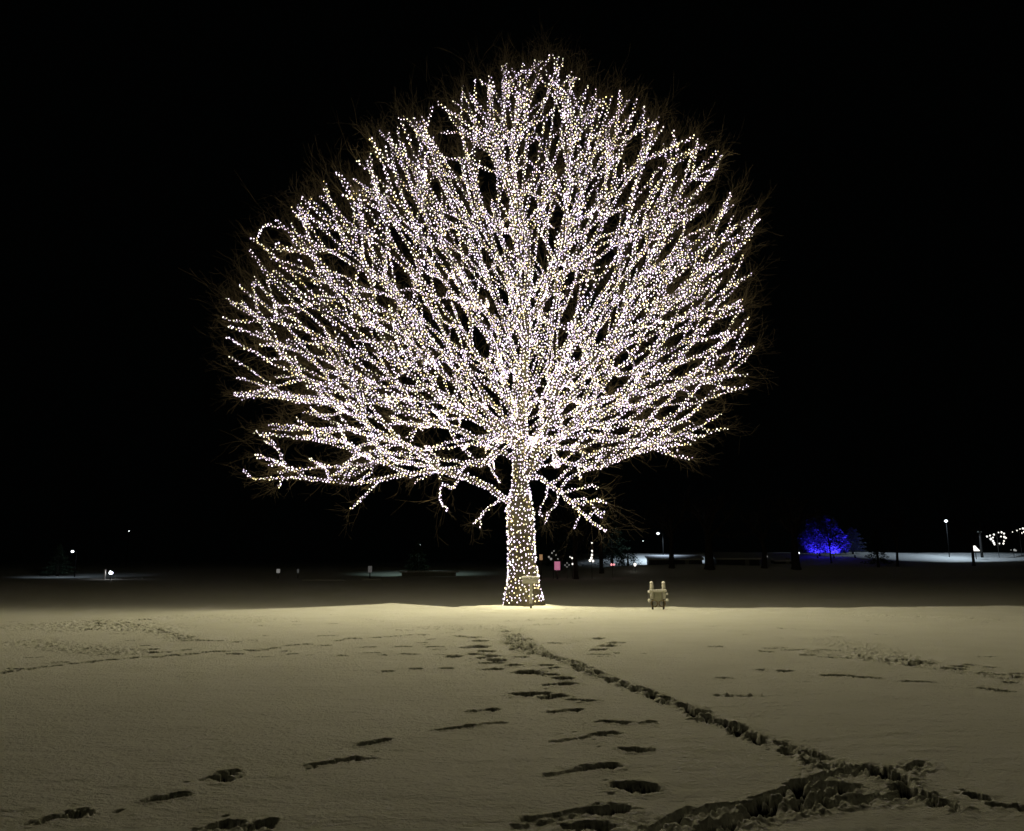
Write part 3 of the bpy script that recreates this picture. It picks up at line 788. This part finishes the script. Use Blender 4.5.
# low bright lamp and white post at far left
p = at(111, 573, 118); g0 = gz(p[0], 118)
t_ = thing("bollard_light", "low bright lamp beside the thin white post at far left", "lamp", (p[0], 118, g0))
m_ = MB(); m_.tube([(0, 0, -.1), (0, 0, max(.3, p[2] - g0 - .15))], .07, 8); m_.build("post", pole_m, t_)
m_ = MB(); m_.ball((0, 0, p[2] - g0), .26, 10, 7, (1.2, 1, .8)); m_.ball((-.1, 0, p[2] - g0 + .2), .13, 8, 6); m_.build("lamp_globe", cool, t_)
lamp("light", 'POINT', (-.2, -.5, p[2] - g0 + .1), 14, (1, .95, .95), t_, .1)
white_p = mat("white_paint", (.8, .8, .8), .5)
p = at(104.5, 576.5, 117.2); g0 = gz(p[0], 117.2)
t_ = thing("marker_post", "thin upright white post left of the low lamp", "post", (p[0], 117.2, g0))
m_ = MB(); m_.box((0, 0, .6), (.22, .1, 1.5)); m_.build("post", white_p, t_, smooth=False)
m_ = MB(); m_.box((0, 0, 1.38), (.26, .14, .06)); m_.build("cap", white_p, t_, smooth=False)
lamp_hint = None

# ------------------------------------------------------------------ far trees (dark, they break up the lit snow)
bark_d = mat("dark_bark", (.06, .05, .04), .9, noise=(5, .4))
needle = mat("evergreen_needles", (.035, .06, .035), .85, noise=(3, .5))
def bare_tree(px, Y, H, r, label, seed, spread=.45, crown=True, group="bare trees beyond the snow field"):
    g = np.random.default_rng(seed); x = (px - 512) / F * Y; g0 = gz(x, Y)
    t_ = thing("bare_tree", label, "tree", (x, Y, g0), group)
    tr = MB(); cr_ = MB()
    zt = H * .45
    tr.tube([(0, 0, -.3), (0, 0, .4), (g.normal(0, .1), 0, zt * .6), (g.normal(0, .2), 0, zt)], [r * 1.5, r * 1.05, r * .85, r * .6], 9)
    tr.build("trunk", bark_d, t_)
    def grow(p, d, L, r, lv):
        n = 4; P = [p]
        for k in range(n):
            d = d + g.normal(0, .12, 3) + np.array([0, 0, .05]); d = d / np.linalg.norm(d); p = p + d * L / n; P.append(p)
        cr_.tube(P, np.linspace(r, r * .55, n + 1), 4 if lv else 5, cap=False)
        if lv < 4:
            for k in range(3 if lv < 3 else 4):
                q = P[int(g.integers(2, n + 1))]; nd = d + g.normal(0, spread, 3); nd /= np.linalg.norm(nd)
                grow(q, nd, L * g.uniform(.6, .8), r * .55, lv + 1)
    for k in range(5):
        a_ = k * 1.257 + g.normal(0, .3); grow(np.array([0, 0, zt * g.uniform(.75, 1)]), np.array([math.cos(a_) * .6, math.sin(a_) * .6, .9]), H * .26, r * .5, 1)
    cr_.build("crown", bark_d, t_)
    return t_
def evergreen(px, Y, H, Wd, label, seed, group="evergreens beyond the snow field", n=2600, conic=1.0, m=needle):
    g = np.random.default_rng(seed); x = (px - 512) / F * Y; g0 = gz(x, Y)
    t_ = thing("evergreen_tree", label, "tree", (x, Y, g0), group)
    tr = MB(); tr.tube([(0, 0, -.3), (0, 0, H * .4), (0, 0, H * .95)], [.25, .16, .03], 8); tr.build("trunk", bark_d, t_)
    c_ = MB(); a0 = g.uniform(0, 6.28, n); u = g.random(n) ** 1.1; ta = (1 - u) ** conic * (.82 + .25 * np.sin(u * 37) if conic > .45 else 1 + .08 * np.sin(u * 23 + a0))
    a_ = g.uniform(0, 6.28, n); lump = 1 + .18 * np.sin(3 * a_ + seed) + .12 * np.sin(5 * a_ + 9 * u)
    rr_ = Wd / 2 * ta * g.random(n) ** .35 * lump; z_ = H * (.08 + .92 * u)
    cpt = np.stack([rr_ * np.cos(a_), rr_ * np.sin(a_), z_], 1); s_ = g.uniform(.15, .34, n) * (H / 9) ** .5
    dv = np.stack([np.cos(a_), np.sin(a_), g.normal(-.2, .35, n)], 1) + g.normal(0, .3, (n, 3)); dv /= np.linalg.norm(dv, axis=1, keepdims=True)
    sd = np.cross(dv, g.normal(0, 1, (n, 3))); sd /= np.linalg.norm(sd, axis=1, keepdims=True)
    V = np.stack([cpt - dv * s_[:, None] - sd * s_[:, None] * .35, cpt - dv * s_[:, None] * .5 + sd * s_[:, None] * .4, cpt + dv * s_[:, None] * 1.2], 1)
    c_.add(V.reshape(-1, 3), None, np.arange(n * 3).reshape(-1, 3)); c_.build("crown", m, t_, smooth=False)
    return t_

# trunks in front of the lit snow
bare_tree(669, 138, 13, .45, "dark bare tree just right of the poled lamp", 1)
bare_tree(706, 137, 14, .75, "thick dark tree before the gap between snowy shed roofs", 2)
bare_tree(760, 138, 12, .45, "dark bare tree right of the longer snowy shed", 3)
bare_tree(791, 137, 13, .70, "dark bare tree just left of the blue lit tree", 4)
bare_tree(826, 150, 9.5, .16, "slim bare tree standing before the blue lit evergreen", 5)
evergreen(611, 145, 3.4, 5.2, "added low black shrub masking lit snow between red light and tall white figure", 31, n=1800, conic=.35)  # shrub added to cover a patch of snow lit too brightly
evergreen(626, 144, 2.9, 4.2, "added low black shrub masking lit snow right of the red light", 32, n=1500, conic=.35)  # second added shrub, covers the rest of that bright snow
bare_tree(891, 140, 11, .22, "slim dark trunk on the lit bank left of the bright lamp", 6)
bare_tree(966, 142, 10, .24, "slim dark trunk on the lit bank right of the bright lamp", 7)
bare_tree(575, 120, 12, .35, "dark bare tree seen just right of the big trunk", 8)
bare_tree(600, 135, 13, .35, "dark bare tree behind the low right limb tip", 9)
evergreen(872, 139, 6.5, 4.5, "low dark evergreen hiding the lit bank left end", 11, n=1500, conic=.6)
evergreen(419, 136, 5.8, 5.4, "faint green evergreen under the small lone lamp", 12, n=2500)
evergreen(66, 134, 5.2, 5.5, "dim leafy evergreen beside the leftmost lamp", 13, n=2500)
evergreen(560, 150, 9, 7, "dark evergreen behind the coloured lights beside the trunk", 14)
evergreen(610, 155, 10, 8, "dark evergreen behind the red light", 15)

# blue floodlit evergreen and its dimmer neighbour
pale_n = mat("dense_needles", (.12, .14, .12), .8, noise=(2, .6))
X = lambda px, Y: (px - 512) / F * Y
evergreen(815, 166, 8.6, 9.6, "round evergreen floodlit deep blue at right", 21, n=14000, conic=.3, m=pale_n)
evergreen(848, 172, 5.6, 5.5, "dim blue evergreen right of the blue floodlit one", 22, n=3000, conic=.5, m=pale_n)
for k, (px, dx) in enumerate([(813, 0), (829, 0), (850, 0)]):
    x_ = X(px, 160.5); g0 = gz(x_, 160.5)
    t_ = thing("floodlight", ["blue floodlight at the blue evergreen's left foot", "blue floodlight at the blue evergreen's right foot", "blue floodlight before the dimmer blue evergreen"][k], "floodlight", (x_, 160.5, g0), "blue floodlights under the evergreens")
    m_ = MB(); m_.box((0, 0, .08), (.3, .3, .3)); m_.build("stand", darkm, t_, smooth=False)
    m_ = MB(); m_.tube([(0, -.12, .33), (0, .14, .38)], [.09, .17], 10); m_.build("lamp_head", darkm, t_)
    lamp("light", 'SPOT', (0, .3, .42), [9000, 10500, 1500][k], (.035, .02, 1), t_, .1, spot=80, target=(X([812, 828, 849][k], 166), 166, g0 + 5.5))

# snow roofed sheds
roof_m = snowcap; wall_m = mat("dark_boards", (.05, .05, .05), .8, noise=(4, .3))
def shed(px0, px1, Y, ytop, label, rh=.28, wallh=None):
    x0, x1 = X(px0, Y), X(px1, Y); xc = (x0 + x1) / 2; g0 = gz(xc, Y); zt_ = at(512, ytop, Y)[2]
    t_ = thing("shed", label, "shed", (xc, Y, g0), "low snowy sheds right of the tree")
    Wd = x1 - x0; h = max(.5, zt_ - g0)
    m_ = MB(); m_.box((0, 1.2, (h - rh) / 2 - .1), (Wd * .94, 2.2, h - rh + .2)); m_.build("wall", wall_m, t_, smooth=False)
    m_ = MB(); P = np.array([[-Wd/2, -.3, h - rh * 1.6], [Wd/2, -.3, h - rh * 1.6], [Wd/2, 2.7, h + .15], [-Wd/2, 2.7, h + .15], [-Wd/2, -.3, h - rh * .8], [Wd/2, -.3, h - rh * .8], [Wd/2, 2.7, h + .45], [-Wd/2, 2.7, h + .45]])
    m_.add(P, [(0,3,2,1),(4,5,6,7),(0,1,5,4),(1,2,6,5),(2,3,7,6),(3,0,4,7)]); m_.build("roof", roof_m, t_, smooth=False)
    m_ = MB(); m_.box((Wd * .2, .06, .45), (.7, .06, 1.1)); m_.build("door", greym, t_, smooth=False)
shed(645, 701, 147, 557.5, "low snow roofed shed below the poled lamp")
shed(712, 757, 146, 557, "long low shed with snow roof between dark trees")
shed(770, 789, 149, 559, "smallest snow roofed shed left of the blue tree")

# far-left and centre details
def small_panel(px0, py0, px1, py1, Y, nm, label, cat, m, posts=True, group=None, depth=.12):
    a_ = at(px0, py1, Y); b2 = at(px1, py0, Y); xc = (a_[0] + b2[0]) / 2; g0 = gz(xc, Y)
    t_ = thing(nm, label, cat, (xc, Y, g0), group); Wd = b2[0] - a_[0]; z0, z1 = a_[2] - g0, b2[2] - g0
    m_ = MB(); m_.box((0, 0, (z0 + z1) / 2), (Wd, depth, z1 - z0)); m_.build("panel", m, t_, smooth=False)
    m_ = MB(); m_.box((0, depth * .6, z1 / 2 - .1), (Wd * .3, depth * .5, max(.2, z1 - .05) + .2)); m_.build("post", darkm, t_, smooth=False)
    return t_
small_panel(276.5, 569, 280, 573, 122, "lit_sign", "tiny pale lit sign on the left field edge", "sign", emis("pale_lit", (.9, .9, .85), .16))
small_panel(297, 569, 299, 573, 124, "lit_sign", "faintest tiny sign right of the pale one", "sign", emis("faint_lit", (.8, .85, .9), .04))
small_panel(368, 566, 372, 572.5, 122, "lit_sign", "slim dim grey lit board left of the trunk", "sign", emis("grey_lit", (.85, .85, .85), .06))
pink = emis("pink_lit", (1, .30, .52), .4)
t_ = small_panel(554.5, 561.5, 560, 570, 118, "lantern_box", "glowing pink box beside the big trunk", "light box", pink, depth=.5)
t_ = small_panel(539.5, 554.5, 542.5, 560, 121, "lantern_box", "small dull orange glow next to the big trunk", "light box", emis("orange_lit", (1, .55, .25), .25), depth=.2)
def light_clumps(nm, label, cat, pts, Y, m, r=.14, frame=None, group=None):
    xs = [at(a_, b2, Y)[0] for a_, b2, *_ in pts]; xc = sum(xs) / len(xs); g0 = gz(xc, Y)
    t_ = thing(nm, label, cat, (xc, Y, g0), group)
    fm = MB()
    if frame:
        fp = [at(a_, b2, Y) - np.array([xc, Y - .15, g0]) for a_, b2 in frame]; fm.tube(fp, .05, 5)
    zt_ = max(at(a_, b2, Y)[2] for a_, b2, *_ in pts) - g0
    fm.tube([(0, .15, -.1), (0, .15, zt_)], .05, 6); fm.build("frame", darkm, t_)
    for q in pts:
        p_ = at(q[0], q[1], Y) - np.array([xc, Y, g0]); s_ = q[2] if len(q) > 2 else 1
        m_ = MB(); m_.ball(tuple(p_), r * s_, 8, 6, (1, 1, 1.1), .1); m_.build("bulb", m, t_)
    return t_
wl = emis("warm_white_lit", (1, .95, .86), 1.6); wd = emis("dim_warm_lit", (1, .97, .9), .22)
light_clumps("light_figure", "dim white outlined figure above the pink box", "light figure", [(549,557,1),(551,559,1.2),(552,553,.8),(554,551,.7),(556,555,.7),(558,559,.7)], 122, wd, .14, [(548,559),(552,552),(557,556),(559,561)])
light_clumps("light_figure", "pair of small white lights right of pink box", "light figure", [(572,558,1),(572.5,564,1),(570,557,.6),(574,558,.6)], 122, wl, .13)
light_clumps("light_figure", "dim ring of lights between pink box and white pair", "light figure", [(565,565,.8),(567,563,.8),(569,565,.8),(567,567,.8)], 123, wd, .11)
light_clumps("light_figure", "tall white lit figure below the drooping right limb", "light figure", [(592,543,.7),(592,551,.9),(592,555,1),(591.5,558,1.1),(590,560.5,1.1),(593,561,1)], 122, wl, .17, [(592,542),(592,563)])
light_clumps("tail_light", "small red lit lamp low on the right of the tree", "light", [(611.5,564.5,1),(614,564.5,.9)], 124, emis("red_lit", (1, .35, .38), 1.3), .16)
light_clumps("ground_light", "white lamp at the left end of the snowy shed", "light", [(635,564.5,1.1)], 135, wl, .22)
light_clumps("ground_light", "tiny white lamp left of the blue evergreen", "light", [(799,553,1)], 150, dimw, .13)
light_clumps("ground_light", "tiny dim lamp between the two snowy sheds and blue tree", "light", [(767,556.5,1)], 150, wd, .14)
ring = [(985,537,.9),(987,538,1.1),(988.5,540.5,1.1),(994.5,534,.9),(991,535.5,.9),(1001,532,1),(1003,533.5,1.1),(1000,534,.6),(1005,537,1),(1006,539.5,1.2),(1002.5,537,.9),(993,542,1),(993.5,544,1),(994,545.5,.8),(1004,543,1),(1003.5,545,1),(999,545,.5),(985,535.5,.7)]
light_clumps("light_wreath", "ring shaped wreath of warm white lights at far right", "light wreath", [(987,536.5,1.0),(990,535.5,.9),(993,537.5,.8),(991,539,1.2),(994,534.5,.9),(998.5,532.5,.7),(1001.5,532.3,1),(1004,533.5,.9),(1001,536.5,.8),(1004.5,537,1.2),(1006,538,.8),(993,541,1.1),(994,543,1.2),(994.5,544.5,.8),(999.5,543.5,.7),(1004,541,.8),(1003.5,543.5,1)], 165, wl, .17,
             [(988,537),(994,534),(1001,532),(1006,537),(1004,544),(998,546),(993,543),(988,537)])
light_clumps("light_wreath", "partly cropped arc of warm lights at the right edge", "light wreath", [(1012.5,532,.6),(1017,530.5,.8),(1020,529,.7),(1023,528.5,1.2),(1024,532,1.1),(1022,533,.8)], 165, wl, .15, [(1011,534),(1017,530),(1025,528)])
light_clumps("ground_light", "dim white light low between wreath and right edge", "light", [(1014.5,550,1.2),(1016,550.5,.9),(1011,550,.5)], 165, wd, .17)
# small bright tent-like sign and dim column
p = at(976, 550, 160); g0 = gz(p[0], 160)
t_ = thing("lit_sign", "bright white wedge shaped sign on the bank by the wreath", "sign", (p[0], 160, g0))
z0 = at(976, 551, 160)[2] - g0; 
m_ = MB(); m_.add([(-.45, 0, z0), (.8, 0, z0), (-.45, 0, z0 + 1.0), (-.1, 0, z0 + 1.05), (-.45, .12, z0), (.8, .12, z0), (-.45, .12, z0 + 1.0), (-.1, .12, z0 + 1.05)], [(0,1,3,2),(4,6,7,5),(0,2,6,4),(1,5,7,3),(0,4,5,1),(2,3,7,6)])
m_.build("panel", wl, t_, smooth=False)
m_ = MB(); m_.box((-.1, .06, z0 / 2 - .2), (.15, .08, z0 + .4)); m_.build("post", darkm, t_, smooth=False)
p = at(980.5, 540, 163); g0 = gz(p[0], 163)
t_ = thing("column", "dim tall column between the wedge sign and the wreath", "column", (p[0], 163, g0))
h_ = at(980.5, 532, 163)[2] - g0
m_ = MB(); m_.tube([(0, 0, -.2), (0, 0, h_)], [.28, .2], 10); m_.build("shaft", mat("grey_stone", (.02, .018, .016), .8, noise=(4, .3)), t_)
m_ = MB(); m_.box((0, 0, h_ + .04), (.6, .6, .12)); m_.build("cap", greym, t_, smooth=False)

# faint snowy ledges on the left
def ledge(px0, px1, py, Y, label):
    x0, x1 = X(px0, Y), X(px1, Y); xc = (x0 + x1) / 2; g0 = gz(xc, Y); zt_ = at(512, py, Y)[2] - g0
    t_ = thing("low_wall", label, "wall", (xc, Y, g0), "low snow topped walls on the left")
    m_ = MB(); m_.box((0, 0, (zt_ - .2) / 2 - .15), (x1 - x0, .4, zt_ + .05)); m_.build("wall", greym, t_, smooth=False)
    m_ = MB()
    for q in np.linspace(x0 - xc, x1 - xc, 14): m_.ball((q, -.05, zt_ - .12), (x1 - x0) / 15, 10, 6, (1, .5 / ((x1 - x0) / 15), .17 / ((x1 - x0) / 15)), .04)
    m_.build("snow_cap", snowcap, t_)
ledge(404, 457, 570.7, 134, "low snow topped wall under the small lone lamp")
ledge(366, 383, 578.5, 113, "short snow topped wall left of the trunk")
ledge(308, 346, 579.2, 112, "faint snow topped wall farther left of the trunk")
